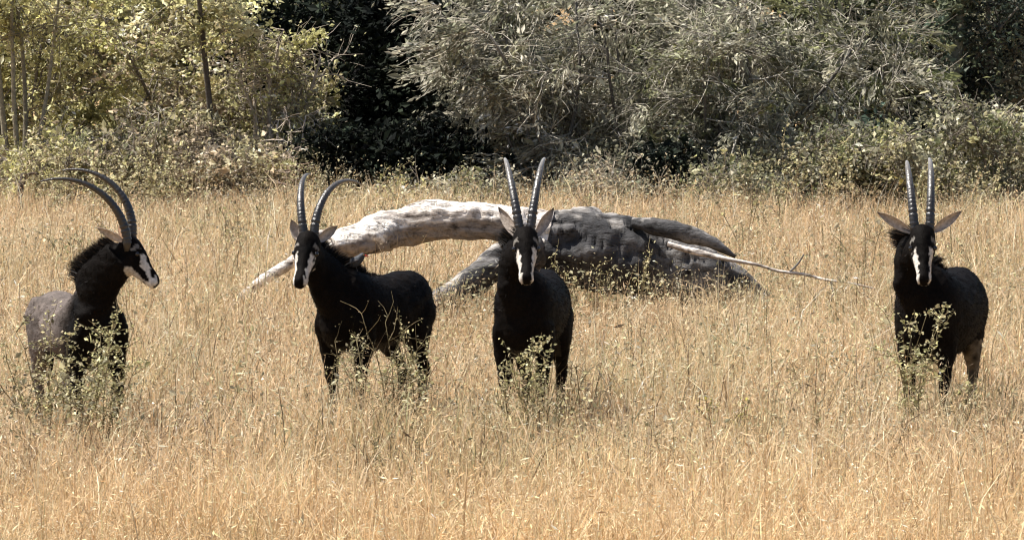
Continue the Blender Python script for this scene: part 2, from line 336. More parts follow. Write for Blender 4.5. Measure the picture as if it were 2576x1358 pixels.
# trunks standing clear of the leaves
shrub('slender_tree', 'cluster of grey upright trunks at the top left corner', 'tree', GD(50, 99.3), 3.5, .8, YG[:3], .05, 2500, 4, bark=(.22, .20, .15), twig_col=(.2, .18, .13), seed=31, rad=.045, kmin=6, out_k=.25, wig=.04)
shrub('slender_tree', 'tree with one dark upright trunk among the yellowish left shrubs', 'tree', GD(530, 99.6), 3.5, .8, YG[1:], .05, 2200, 1, bark=(.10, .085, .07), twig_col=(.2, .17, .13), seed=32, rad=.05, kmin=5, out_k=.1, wig=.04)
shrub('slender_tree', 'tree with a thick grey-green trunk above the rightmost antelope', 'tree', GD(2395, 100.8), 3.6, .9, BG + GB[:1], .05, 3000, 1, bark=(.12, .12, .09), twig_col=(.12, .11, .08), seed=33, rad=.12, kmin=5, out_k=.05, wig=.03)
BARE = [
 ('leaning bare grey stem on the left edge of the dark hollow', 800, 99.2, 1.2, 1, (.22, .0), (.30, .26, .22)),
 ('curved bare stem standing inside the dark hollow', 885, 99.4, .95, 1, (-.15, 0), (.28, .25, .22)),
 ('thin pale bare sapling below the dark upright trunk at left', 488, 98.6, 1.5, 1, (.02, 0), (.42, .36, .29)),
 ('thin dark bare sapling standing over the curved horns at left', 132, 97.0, .95, 1, (.03, 0), (.10, .085, .07)),
 ('thin grey bare sapling between the curved horns and the red-brown shrub', 345, 98.2, 1.6, 2, (.05, 0), (.34, .30, .25)),
 ('bare branching sapling just left of the dark hollow', 720, 98.6, 1.4, 3, (.10, 0), (.40, .34, .28)),
 ('thin bare stem rising behind the second antelope\'s horns', 752, 97.2, .75, 1, (.0, 0), (.36, .28, .24)),
 ('bare dark branch leaning left behind the fallen trunk\'s middle', 1500, 99.0, 1.3, 2, (-.35, 0), (.12, .10, .085)),
 ('bare grey stem leaning right of the fallen trunk\'s end', 2075, 98.6, 1.35, 2, (.30, 0), (.32, .29, .23)),
 ('pale bare twigs left of the rightmost antelope\'s horns', 2180, 98.2, .95, 3, (.1, 0), (.40, .37, .27)),
]
for k, (lb_, u, D, h, ns_, ln_, bk) in enumerate(BARE):
    shrub('bare_sapling', lb_, 'sapling', GD(u, D), h, .35, RB + YG[:2], .03, 160, ns_, lean=ln_, bark=bk, twig_col=bk, seed=300 + k, rad=.017, kmin=3, twigs=3, tlen=.22, sig=.05, out_k=.5)

# broken snag at the left edge
b = GD(52, 95); t = thing('broken_snag', 'dark broken snag with a side branch at the left edge', 'snag', tuple(b))
q = lambda u, v, D, o=b: P(u, v, D) - o
m = MB(); m.tube(spline([q(48, 560, 95), q(50, 500, 95), q(56, 455, 95), q(62, 436, 95)], 14), np.linspace(.05, .03, 14), 9, (.06, .05, .045), rough=.12); m.build('trunk', M_TWIG, t)
m = MB(); m.tube(spline([q(60, 450, 95), q(80, 436, 95), q(105, 440, 94.9)], 8), np.linspace(.025, .012, 8), 6, (.08, .06, .045), rough=.12); m.build('branch', M_TWIG, t)

# ------------------------------------------------------------------ fallen trunk
LD = 75.0; lb = GD(1250, LD)
log = thing('fallen_trunk', 'arched bleached fallen trunk lying in the grass behind the antelopes', 'fallen trunk', tuple(lb))
S = F / LD
def logpart(name, rows, sides, col_fn, rough, n=60, zsq=1.0):
    """rows: (u, v, depth, radius px)"""
    R = spline(np.array(rows, float), n)
    pts = np.array([P(a[0], a[1], a[2]) - lb for a in R]); rd = np.maximum(R[:, 3], 2) / S
    m = MB(); m.tube(pts, rd, sides); V = m.V[0]
    c = np.repeat(np.arange(n), sides); c = np.concatenate([c, [0, n - 1]])
    d = V - pts[c]; L = np.maximum(1e-6, np.linalg.norm(d, axis=1))[:, None]
    st = V * np.array([.8, 4.0, 4.0])
    cr_ = np.abs(noise3(V * np.array([1.3, 8, 8]) + 3.1, 1.5)); cr2 = np.abs(noise3(V * np.array([1.0, 4, 4]) + 9.7, 1.3))
    k = 1 + rough * (0.5 * noise3(st, 1.6) + 0.45 * noise3(V, 2.2) + .3 * noise3(V, 6.5)) - .10 * np.clip(1 - cr_ / .16, 0, 1) - .12 * np.clip(1 - cr2 / .10, 0, 1)
    V2 = pts[c] + d * k[:, None]
    m.V[0] = V2; m.K[0] = col_fn(V2, d / L)
    return m.build(name, M_WOOD, log)
def bleached(V, nrm):
    a = np.clip(.5 + .6 * noise3(V * np.array([1, 5, 5]), 1.1), 0, 1)[:, None]
    return np.array([.52, .47, .43]) * (1 - a) + np.array([.84, .80, .75]) * a
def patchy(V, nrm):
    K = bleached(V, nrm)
    q_ = np.clip((.55 * noise3(V * np.array([1.0, 3, 3]), 1.5) + .35 * noise3(V, 3.1) - .85 * nrm[:, 2] + .12) / .25, 0, 1)[:, None]  # bark patches by noise; upward faces painted pale as if sunlit, undersides darker
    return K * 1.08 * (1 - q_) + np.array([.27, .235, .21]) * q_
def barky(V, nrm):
    a = np.clip(.3 + .7 * noise3(V * np.array([1, 4, 4]), 1.2) + .35 * nrm[:, 2], 0, 1)[:, None]  # bark tone by noise; upward faces painted lighter as if lit
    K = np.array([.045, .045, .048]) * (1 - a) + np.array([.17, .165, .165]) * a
    ridge_lit = np.clip((nrm[:, 2] - .88 + .25 * noise3(V * np.array([1, 4, 4]), 2.3)) / .12, 0, 1)[:, None]   # thin sunlit edge painted along the ridge
    return K * (1 - ridge_lit) + np.array([.38, .36, .34]) * ridge_lit
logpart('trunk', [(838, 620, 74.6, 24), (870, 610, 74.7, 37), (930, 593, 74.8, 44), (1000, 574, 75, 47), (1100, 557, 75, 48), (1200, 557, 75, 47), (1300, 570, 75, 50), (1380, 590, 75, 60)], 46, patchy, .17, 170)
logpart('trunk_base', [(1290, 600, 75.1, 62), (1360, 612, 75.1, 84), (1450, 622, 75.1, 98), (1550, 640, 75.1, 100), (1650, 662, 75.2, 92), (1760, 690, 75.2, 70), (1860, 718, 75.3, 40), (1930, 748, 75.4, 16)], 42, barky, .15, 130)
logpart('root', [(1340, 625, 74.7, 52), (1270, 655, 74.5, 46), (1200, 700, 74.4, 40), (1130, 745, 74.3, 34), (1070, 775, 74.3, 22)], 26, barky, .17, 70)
logpart('limb', [(860, 628, 75.2, 24), (800, 634, 75.3, 20), (740, 658, 75.2, 17), (680, 692, 75.1, 15), (620, 735, 75.0, 11), (580, 770, 75, 6)], 20, bleached, .28, 70)
logpart('stub', [(835, 598, 74.9, 14), (810, 590, 74.8, 12), (790, 592, 74.7, 10)], 10, bleached, .15, 14)
for k, (u_, v_, du, dv, rr_) in enumerate([(842, 604, -26, -10, 7), (838, 618, -32, 4, 8), (842, 632, -22, 14, 7), (850, 642, -14, 18, 5)]):
    logpart('splinter', [(u_ + 16, v_, 74.65, rr_), (u_, v_, 74.62, rr_ * .8), (u_ + du * .5, v_ + dv * .5, 74.6, rr_ * .45), (u_ + du, v_ + dv, 74.58, 2)], 8, bleached, .15, 12)
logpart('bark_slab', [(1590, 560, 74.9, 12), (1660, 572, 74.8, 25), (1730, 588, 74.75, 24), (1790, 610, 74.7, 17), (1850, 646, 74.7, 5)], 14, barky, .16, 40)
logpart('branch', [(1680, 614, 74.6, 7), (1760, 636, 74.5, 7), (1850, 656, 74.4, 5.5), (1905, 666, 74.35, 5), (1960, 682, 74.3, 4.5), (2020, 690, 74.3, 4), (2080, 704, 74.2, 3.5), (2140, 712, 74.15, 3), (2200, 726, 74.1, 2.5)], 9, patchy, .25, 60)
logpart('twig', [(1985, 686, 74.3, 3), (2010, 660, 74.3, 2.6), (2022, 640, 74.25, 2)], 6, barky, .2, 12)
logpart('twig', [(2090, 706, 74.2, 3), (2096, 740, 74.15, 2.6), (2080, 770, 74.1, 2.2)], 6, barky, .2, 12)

# ------------------------------------------------------------------ sable antelopes
BLACK = np.array([.0060, .0048, .0042]); BROWN = np.array([.022, .016, .012]); WHITE = np.array([.54, .50, .45])

def loft(mb, secs, sides=20):
    """secs: (centre, lateral axis, vertical axis, r_lat, r_vert) - one closed volume"""
    th = np.linspace(0, 2 * np.pi, sides, endpoint=False); n = len(secs); V = []
    for c, a, b, ra, rb in secs:
        V.append(np.asarray(c)[None] + np.cos(th)[:, None] * np.asarray(a) * ra + np.sin(th)[:, None] * np.asarray(b) * rb)
    V = np.vstack(V + [np.asarray(secs[0][0])[None], np.asarray(secs[-1][0])[None]])
    i = np.arange(n - 1)[:, None] * sides; j = np.arange(sides)[None, :]; k = (j + 1) % sides
    f4 = np.stack([i + j, i + k, i + sides + k, i + sides + j], -1).reshape(-1, 4); l = (n - 1) * sides
    f3 = [(n * sides, (q + 1) % sides, q) for q in range(sides)] + [(n * sides + 1, l + q, l + (q + 1) % sides) for q in range(sides)]
    mb.add(V, f3, f4)

def antelope(label, loc, fwd, poll, hdir, hup, neck_mid_off, horns, ears, coat, leg_off, girth=1.0, nks=1.0, tipc=(.40, .37, .33), mane_dir=None, pale_thigh=False, tail_side=1, size=1.0):
    """poll, horns, ears in world coordinates; the body is built in the thing's own frame, +X forward"""
    rz = math.atan2(fwd[1], fwd[0]); t = thing('sable_antelope', label, 'antelope', tuple(loc), rz, 'sable antelopes facing out of the tall grass')
    Rm = np.array(Matrix.Rotation(-rz, 3, 'Z')); loc = np.asarray(loc, float)
    W = lambda p: Rm @ (np.asarray(p, float) - loc); D_ = lambda d: Rm @ np.asarray(d, float)
    s = size; X, Yy, Zz = np.eye(3); mb = MB()
    # trunk
    tr = np.array([(-.74, 1.07, .05, .08), (-.70, 1.04, .14, .19), (-.60, 1.01, .205, .255), (-.42, .99, .235, .275), (-.2, .965, .255, .285), (.05, .955, .26, .30),
                   (.25, .975, .25, .325), (.42, 1.0, .225, .335), (.54, 1.0, .18, .28), (.62, .99, .10, .17)]) * s
    R = spline(tr, 30); loft(mb, [((a[0], 0, a[1] - (girth - 1) * .3), Yy, Zz, a[2] * girth, a[3] * girth) for a in R], 24)
    # neck
    pl = W(poll); hd = unit(D_(hdir)); hu = D_(hup); hu = unit(hu - hd * (hu @ hd)); hl = np.cross(hu, hd)
    n0 = np.array([.36, 0, 1.05]) * s; n3 = pl + hd * .06 - hu * .09
    mid = (n0 + n3) / 2 + np.array(D_(neck_mid_off))
    q1 = n0 * .6 + mid * .4 + np.array([.06, 0, .02])
    NK = spline(np.array([n0, q1, mid, mid * .45 + n3 * .55 + np.array(D_(neck_mid_off)) * .25, n3]), 16); T = np.gradient(NK, axis=0)
    secs = []
    for k, c in enumerate(NK):
        f = k / 15; tt = unit(T[k]); lat = unit(np.cross(Zz, tt) if abs(tt[2]) < .97 else Yy)
        lat = unit(lat * (1 - f) + hl * f * (1 if lat @ hl > 0 else -1)); lat = unit(lat - tt * (lat @ tt)); up = np.cross(tt, lat)
        secs.append((c, lat, up, (.185 - .095 * f - .03 * np.sin(f * 3.14)) * s * nks, (.27 - .145 * f - .02 * np.sin(f * 3.14)) * s * nks))
    loft(mb, secs, 20)
    # head
    hs = np.array([(-.03, -.01, .06, .07), (.0, -.02, .092, .10), (.08, -.035, .102, .125), (.17, -.05, .098, .125), (.25, -.052, .078, .105), (.33, -.05, .062, .083),
                   (.41, -.046, .056, .066), (.455, -.045, .054, .055), (.485, -.048, .038, .036)]) * s * np.array([.95, 1, 1, 1])
    R = spline(hs, 24); loft(mb, [(pl + hd * a[0] + hu * a[1], hl, hu, a[2], a[3]) for a in R], 18)
    # legs
    def leg(rows): loft_rows = spline(np.array(rows, float), 26); m = loft_rows; \
        loft(mb, [((a[0], a[1], a[2]), Yy, X, a[4], a[3]) for a in m], 12)
    for k, sy in enumerate((1, -1)):
        dx = leg_off[k]
        leg([(.42, sy * .10, 1.02, .16, .08), (.40, sy * .145, .86, .15, .095), (.37 + dx * .2, sy * .155, .70, .105, .082), (.385 + dx * .5, sy * .15, .56, .068, .06), (.395 + dx * .8, sy * .145, .43, .052, .05),
             (.39 + dx * .9, sy * .14, .37, .042, .04), (.39 + dx, sy * .135, .22, .033, .033), (.39 + dx, sy * .135, .13, .04, .04), (.41 + dx, sy * .135, .07, .038, .04), (.425 + dx, sy * .135, .03, .055, .048), (.43 + dx, sy * .135, .0, .06, .05)])
        dx = leg_off[2 + k]
        leg([(-.50, sy * .08, 1.08, .18, .09), (-.48, sy * .13, .93, .21, .11), (-.43 + dx * .2, sy * .15, .76, .165, .095), (-.48 + dx * .5, sy * .145, .61, .095, .07), (-.575 + dx * .8, sy * .14, .51, .062, .052), (-.61 + dx, sy * .135, .455, .055, .045),
             (-.595 + dx, sy * .13, .37, .043, .037), (-.585 + dx, sy * .13, .22, .036, .034), (-.58 + dx, sy * .13, .13, .042, .04), (-.56 + dx, sy * .13, .07, .04, .04), (-.545 + dx, sy * .13, .03, .055, .048), (-.54 + dx, sy * .13, .0, .06, .05)])
    tmp = bpy.data.objects.new('tmp', mb.mesh('tmp')); C.objects.link(tmp)
    md = tmp.modifiers.new('r', 'REMESH'); md.mode = 'VOXEL'; md.voxel_size = .0155
    md = tmp.modifiers.new('s', 'SMOOTH'); md.factor = .5; md.iterations = 5
    dg = bpy.context.evaluated_depsgraph_get(); me = bpy.data.meshes.new_from_object(tmp.evaluated_get(dg))
    bpy.data.objects.remove(tmp)
    n = len(me.vertices); V = np.empty(n * 3, np.float32); me.vertices.foreach_get('co', V); V = V.reshape(-1, 3).astype(float)
    N_ = np.empty(n * 3, np.float32); me.vertices.foreach_get('normal', N_); N_ = N_.reshape(-1, 3).astype(float)
    # muscle and coat unevenness
    V = V + N_ * (.0035 * noise3(V, 5) + .0025 * noise3(V, 19))[:, None]
    V[:, 2] = np.maximum(V[:, 2], 0.0)
    # coat colours
    fr = np.clip((V[:, 0] - .05) / .3, 0, 1)[:, None]; K = (coat * (1 - fr) + BLACK * fr) * (1 + .25 * noise3(V, 5))[:, None]
    low = np.clip((.55 - V[:, 2]) / .3, 0, 1)[:, None]; K = K * (1 - .3 * low) + BROWN * .3 * low
    bel = (N_[:, 2] < -.55) & (V[:, 2] > .6) & (V[:, 2] < .82) & (np.abs(V[:, 0]) < .5) & (np.abs(V[:, 1]) < .17)
    K[bel] = WHITE * .06
    if pale_thigh:
        th = (V[:, 0] < -.25) & (V[:, 2] < .72) & (V[:, 2] > .3) & (N_[:, 0] > .1); K[th] = np.array([.15, .125, .095]) * (1 + .5 * noise3(V[th], 9))[:, None]
    hoof = V[:, 2] < .045; K[hoof] = (.02, .018, .016)
    h = V - pl; a = h @ hd / s / .95; bb = np.abs(h @ hl) / s; c = (h @ hu) / s + .05
    head = (a > -.02) & (a < .54) & (np.hypot(bb, c) < .145 - .13 * np.clip(a - .15, 0, .35))
    jag = .010 * noise3(V, 30)
    blaze = bb < .040 + .022 * np.clip((.35 - a) / .25, 0, 1) + .6 * jag
    stripe = head & ~blaze & (c > .018 - .10 * np.clip(a - .2, -.1, .3) + .6 * jag) & (a > .10) & (a < .43) & (bb > .02) & ~((a > .205) & (a < .235 + jag) & (c < .05))
    eyez = head & (np.hypot(a - .165, (bb - .09) * .9) < .035)
    jaw = head & (c < -.060 + .10 * np.clip(a - .25, -.1, .3) + .6 * jag) & (a > .17)
    muz = head & (a > .415 + jag) & ~((c > .0) & (bb < .034))
    nose = head & (a > .455) & (c > -.03) & (bb < .036)
    K[stripe] = WHITE; K[stripe & (a < .2)] = WHITE * .3; K[jaw] = WHITE * .75; K[muz] = WHITE; K[eyez] = BLACK; K[nose] = BLACK
    K[head & (np.abs(c + .062 - .1 * (a - .45)) < .006) & (a > .38)] = BLACK
    me.vertices.foreach_set('co', V.astype(np.float32).ravel())
    at = me.color_attributes.new('col', 'FLOAT_COLOR', 'POINT'); cc = np.ones((n, 4), np.float32); cc[:, :3] = np.clip(K, .003, .9)
    at.data.foreach_set('color', cc.ravel()); me.polygons.foreach_set('use_smooth', np.ones(len(me.polygons), bool)); me.update()
    me.materials.clear(); body = obj('body', me, M_COAT, t)
    # horns
    for hb, d0, bend, L, sweep in horns:
        p = W(hb); d0 = unit(D_(d0)); bd = D_(bend); bd = unit(bd - d0 * (bd @ d0)); nseg = 90; pts = [p - d0 * .05]; sv = np.linspace(0, 1, nseg)
        pp = p.copy(); pts = []
        for k in range(nseg):
            an = sweep * sv[k] ** 1.0; dd = d0 * math.cos(an) + bd * math.sin(an)
            pts.append(pp.copy()); pp = pp + dd * L / nseg
        pts = np.array([p - d0 * .06] + pts); sv = np.concatenate([[0], sv])
        rd = .031 * (1 - sv ** 1.3) + .005 + .0045 * np.sin(sv * 2 * np.pi * 30 + 1.5 * np.sin(sv * 23)) * (.7 + .5 * np.sin(sv * 61)) * np.clip(1.25 - 1.5 * sv, 0, 1) * (sv > 0)
        kc = np.array([.018, .015, .013]) * (1 - sv[:, None] ** 2.4) + np.array(tipc) * sv[:, None] ** 2.4  # tip colour paints in the light caught by the horn end
        m = MB(); m.tube(pts, rd, 12, kc); m.build('horn', M_HORN, t)
    # ears: cupped leaves
    for eb, et, back in ears:
        e0, e1 = W(eb), W(et); ax = unit(e1 - e0); L = np.linalg.norm(e1 - e0); bk = D_(back); bk = unit(bk - ax * (bk @ ax)); sd_ = np.cross(ax, bk)
        Vv, f4, Kk = [], [], []; rows, cs = 13, 7
        for layer in range(2):
            for i_ in range(rows):
                f = i_ / (rows - 1); wd = .040 * (np.sin(np.pi * min(1, f * .92 + .1)) ** .75) * (1.0 if f < .98 else .3); cup = .035 * (1 - .6 * f)
                for j_ in range(cs):
                    x = j_ / (cs - 1) * 2 - 1
                    Vv.append(e0 + ax * L * f + sd_ * wd * x + bk * (cup * (1 - x * x) + (.007 if layer else 0)))
                    Kk.append(np.array([.26, .16, .10]) * (.5 + .8 * (1 - f)) if layer else np.array([.48, .41, .35]) * (1 - .4 * f * f))
        for layer in range(2):
            o = layer * rows * cs
            for i_ in range(rows - 1):
                for j_ in range(cs - 1):
                    q_ = [o + i_ * cs + j_, o + i_ * cs + j_ + 1, o + (i_ + 1) * cs + j_ + 1, o + (i_ + 1) * cs + j_]; f4.append(q_ if layer else q_[::-1])
        o = rows * cs
        for i_ in range(rows - 1):
            for j_ in (0, cs - 1): f4.append([i_ * cs + j_, (i_ + 1) * cs + j_, o + (i_ + 1) * cs + j_, o + i_ * cs + j_])
        m = MB(); m.add(Vv, None, f4, Kk); m.build('ear', M_COAT, t)
    # eyes
    for sy in (1, -1):
        bm = bmesh.new(); bmesh.ops.create_uvsphere(bm, u_segments=14, v_segments=10, radius=.02 * s); bmesh.ops.translate(bm, verts=bm.verts, vec=Vector(pl + hd * .165 * s + hl * sy * .088 * s + hu * .0))
        me2 = bpy.data.meshes.new('eye'); bm.to_mesh(me2); bm.free(); ca = me2.color_attributes.new('col', 'FLOAT_COLOR', 'POINT')
        ca.data.foreach_set('color', np.tile([.008, .006, .005, 1], len(me2.vertices)).astype(np.float32)); obj('eye', me2, M_EYE, t)
    # mane: upright hair along the crest, found by ray casting onto the body
    bvh = BVHTree.FromPolygons([Vector(v) for v in V], [tuple(p.vertices) for p in me.polygons])
    rr = np.random.default_rng(int(abs(loc[0]) * 100)); m = MB()
    crest = []
    for k in range(16):
        c_, lat, up, ra, rb = secs[k]
        crest.append((c_ + up * rb * (1 if up @ (-hd * .6 + Zz + np.array([-.6, 0, 0])) > 0 else -1), up if up @ (-hd * .6 + Zz + np.array([-.6, 0, 0])) > 0 else -up, lat))
    back_pts = [(np.array([x, 0, 1.33 * s]), Zz, Yy) for x in (-.05, .08, .2)]
    CR = back_pts + crest; Pc = spline(np.array([np.concatenate([a_, b_, c_]) for a_, b_, c_ in CR]), 200)
    mdv = D_(mane_dir) if mane_dir is not None else np.zeros(3)
    Vh, Fh, Kh = [], [], []
    for k in range(3800):
        f = rr.uniform(0, 1); row = Pc[int(f * 199)]; upv = unit(row[3:6]); lat = unit(row[6:9])
        root = row[:3] + lat * rr.normal(0, .022); o_ = root + upv * .12
        hit = bvh.ray_cast(Vector(o_), Vector(-upv), .4)
        if hit[0] is not None: root = np.array(hit[0]) - upv * .01
        ln = (.085 + .05 * np.sin(np.pi * min(1, f * 1.1))) * rr.uniform(.7, 1.2) * (.35 + .65 * min(1, f / .35))
        d1 = unit(upv + lat * rr.normal(0, .28) + unit(row[:3] - pl) * .35 + rr.normal(0, .12, 3) + mdv * 2.2 * np.clip((f - .45) / .35, 0, 1)); ln *= 1 + .7 * np.linalg.norm(mdv) * np.clip((f - .55) / .3, 0, 1); tip = root + d1 * ln
        sdv = unit(np.cross(d1, rr.normal(size=3))) * .0035; b0 = len(Vh)
        Vh += [root - sdv, root + sdv, tip]; Fh.append((b0, b0 + 1, b0 + 2)); kc = np.array([.006, .005, .0045]) * rr.uniform(.6, 1.6) + (np.array([.05, .03, .018]) if rr.random() < .12 else 0); Kh += [kc] * 3
    m.add(Vh, Fh, None, Kh); mo = m.build('mane', M_HAIR, t, False); mo['kind'] = 'stuff'
    # short coat hair breaking the outline
    kk = rr.choice(n, 9000); rt = V[kk] - N_[kk] * .004; keep = np.ones(len(kk), bool)
    flow = np.array([-.7, 0, -.75]); d1 = N_[kk] * .75 + flow[None] + rr.normal(0, .3, (len(kk), 3)); d1 /= np.linalg.norm(d1, axis=1)[:, None]
    ishead = head[kk]; ln = np.where(ishead, .010, .024) * rr.uniform(.6, 1.4, len(kk)); sdv = np.cross(d1, rr.normal(size=(len(kk), 3))); sdv /= np.linalg.norm(sdv, axis=1)[:, None]
    Vh = np.stack([rt - sdv * .003, rt + sdv * .003, rt + d1 * ln[:, None]], 1).reshape(-1, 3)
    m = MB(); m.add(Vh, np.arange(len(Vh)).reshape(-1, 3), None, np.repeat(np.clip(K[kk] * rr.uniform(.7, 1.4, (len(kk), 1)), .003, .9), 3, 0)); co = m.build('coat_hair', M_HAIR, t, False); co['kind'] = 'stuff'
    # tail
    m = MB(); tp = spline(np.array([(-.70, 0, 1.16), (-.765, .01 * tail_side, 1.10), (-.79, .02 * tail_side, .95), (-.785, .03 * tail_side, .78), (-.78, .04 * tail_side, .55)]) * s, 20)
    m.tube(tp, np.concatenate([np.linspace(.035, .018, 12), [.02, .026, .032, .034, .03, .024, .015, .006]]), 8, BLACK * 1.3, rough=.12); m.build('tail', M_COAT, t)
    return t, body, bvh, loc, rz

ANT = {}
def horn_pair(u1, v1, u2, v2, D, d1, d2, bend1, bend2, L, sw):
    return [(P(u1, v1, D), d1, bend1, L, sw), (P(u2, v2, D), d2, bend2, L, sw)]

# 1: leftmost, head turned in profile to the right
D1 = 59.4
ANT[1] = antelope('leftmost sable antelope, head in profile facing right, long horns swept back', GD(198, D1 + .1), (.40, -.916), P(318, 606, D1 - .65), (.62, -.22, -.72), (.55, .1, .72), (-.10, -.02, -.02),
    [(P(320, 612, D1 - .72), (-.06, .0, 1), (-1, -.10, .0), .92, math.radians(103)), (P(331, 598, D1 - .58), (.13, .10, 1), (-1, .12, .05), .86, math.radians(108))],
    [(P(306, 606, D1 - .75), P(244, 574, D1 - .7), (0, .6, .5)), (P(322, 604, D1 - .5), P(300, 566, D1 - .38), (0, -.6, .5))], np.array([.12, .10, .09]), (.05, -.04, .0, .08), size=.89, nks=1.30, tipc=(.05, .045, .04))  # rear coat painted grey as if lit by the sun
# 2: body turned left, head to the camera, bird on the withers
D2 = 60.4
ANT[2] = antelope('sable antelope in front of the arch\'s left end, carrying a small bird', GD(935, D2 + .1), (-.50, -.866), P(777, 597, D2 - .62), (-.16, -.66, -.73), (-.1, -.7, .7), (-.06, -.03, .05),
    [(P(766, 596, D2 - .60), (-.19, .10, 1), (.22, 1, 0), .84, math.radians(98)), (P(790, 596, D2 - .60), (.03, .10, 1), (.55, .8, 0), .86, math.radians(108))],
    [(P(752, 606, D2 - .55), P(733, 552, D2 - .5), (.2, .9, 0)), (P(802, 606, D2 - .55), P(850, 568, D2 - .45), (-.2, .9, .2))], BLACK, (.03, -.06, .05, -.08), size=.97, tipc=(.22, .2, .18))
# 3: facing the camera before the trunk
D3 = 60.0
ANT[3] = antelope('sable antelope facing the camera in front of the dark trunk base', GD(1338, D3 + .1), (-.16, -.987), P(1322, 586, D3 - .72), (.02, -.72, -.69), (0, -.69, .72), (-.10, .02, .05),
    [(P(1308, 580, D3 - .70), (-.17, .12, 1), (-.05, 1, 0), 1.0, math.radians(96)), (P(1334, 580, D3 - .70), (.13, .12, 1), (.08, 1, 0), 1.0, math.radians(96))],
    [(P(1296, 592, D3 - .66), P(1253, 520, D3 - .55), (.3, .9, 0)), (P(1350, 592, D3 - .66), P(1394, 522, D3 - .55), (-.3, .9, 0))], BLACK, (.04, -.03, .0, .06), mane_dir=(-.5, 0, 0))
# 4: rightmost, facing the camera, body to the right
D4 = 60.0
ANT[4] = antelope('rightmost sable antelope staring at the camera with ears spread wide', GD(2364, D4 + .1), (-.30, -.954), P(2320, 580, D4 - .66), (.0, -.64, -.77), (0, -.77, .64), (-.13, .03, .06),
    [(P(2301, 574, D4 - .64), (-.10, .12, 1), (.03, 1, 0), .95, math.radians(100)), (P(2339, 574, D4 - .64), (.05, .12, 1), (.0, 1, 0), .97, math.radians(98))],
    [(P(2291, 584, D4 - .62), P(2206, 534, D4 - .55), (.1, .9, .3)), (P(2350, 582, D4 - .62), P(2420, 531, D4 - .55), (-.1, .9, .3))], BLACK, (.02, -.05, .10, -.06), girth=1.12, mane_dir=(-.8, 0, -.1), pale_thigh=True)

# ------------------------------------------------------------------ the small bird on the second antelope
_, _, bvh2, loc2, rz2 = ANT[2]
bw = P(897, 690, D2 - .22); Rl = np.array(Matrix.Rotation(-rz2, 3, 'Z')); bl = Rl @ (np.array([bw[0], bw[1], 0]) - loc2)
hit = bvh2.ray_cast(Vector((bl[0], bl[1], 3)), Vector((0, 0, -1)))
zb = hit[0].z if hit[0] is not None else 1.33
BS = .9
bird = thing('bird', 'small dark bird perched on the back of the second antelope', 'bird', (bw[0], bw[1], zb + loc2[2]), 0); bird.scale = (BS, BS, BS)
DKB = (.05, .055, .065)
def ell_path(rows, col, name, sides=12, mat=M_FEATHER):
    R = spline(np.array(rows, float), 18); m = MB(); m.tube(R[:, :3], R[:, 3], sides, col); m.build(name, mat, bird)
ell_path([(-.085, .0, .045, .004), (-.06, 0, .055, .030), (-.02, 0, .07, .043), (.02, 0, .095, .038), (.04, -.005, .115, .030), (.055, -.01, .128, .026), (.07, -.012, .13, .012)], DKB, 'body')
ell_path([(.068, -.012, .130, .010), (.085, -.014, .126, .007), (.104, -.016, .118, .002)], (.45, .06, .03), 'beak', 8, M_HORN)
ell_path([(-.07, 0, .055, .014), (-.12, .005, .03, .011), (-.16, .008, .012, .004)], DKB, 'tail', 6)
for sy in (-1, 1):
    ell_path([(.02, sy * .036, .095, .006), (-.02, sy * .042, .078, .016), (-.075, sy * .03, .058, .010), (-.11, sy * .02, .045, .002)], (.065, .06, .06), 'wing', 8)
    ell_path([(-.005, sy * .016, .045, .006), (0, sy * .018, .02, .004), (.006, sy * .018, -.004, .004)], (.06, .05, .045), 'leg', 6)
    ell_path([(.058, sy * .02 - .01, .135, .001), (.060, sy * .024 - .01, .135, .004), (.061, sy * .027 - .01, .135, .001)], (.35, .2, .02), 'eye', 8, M_EYE)

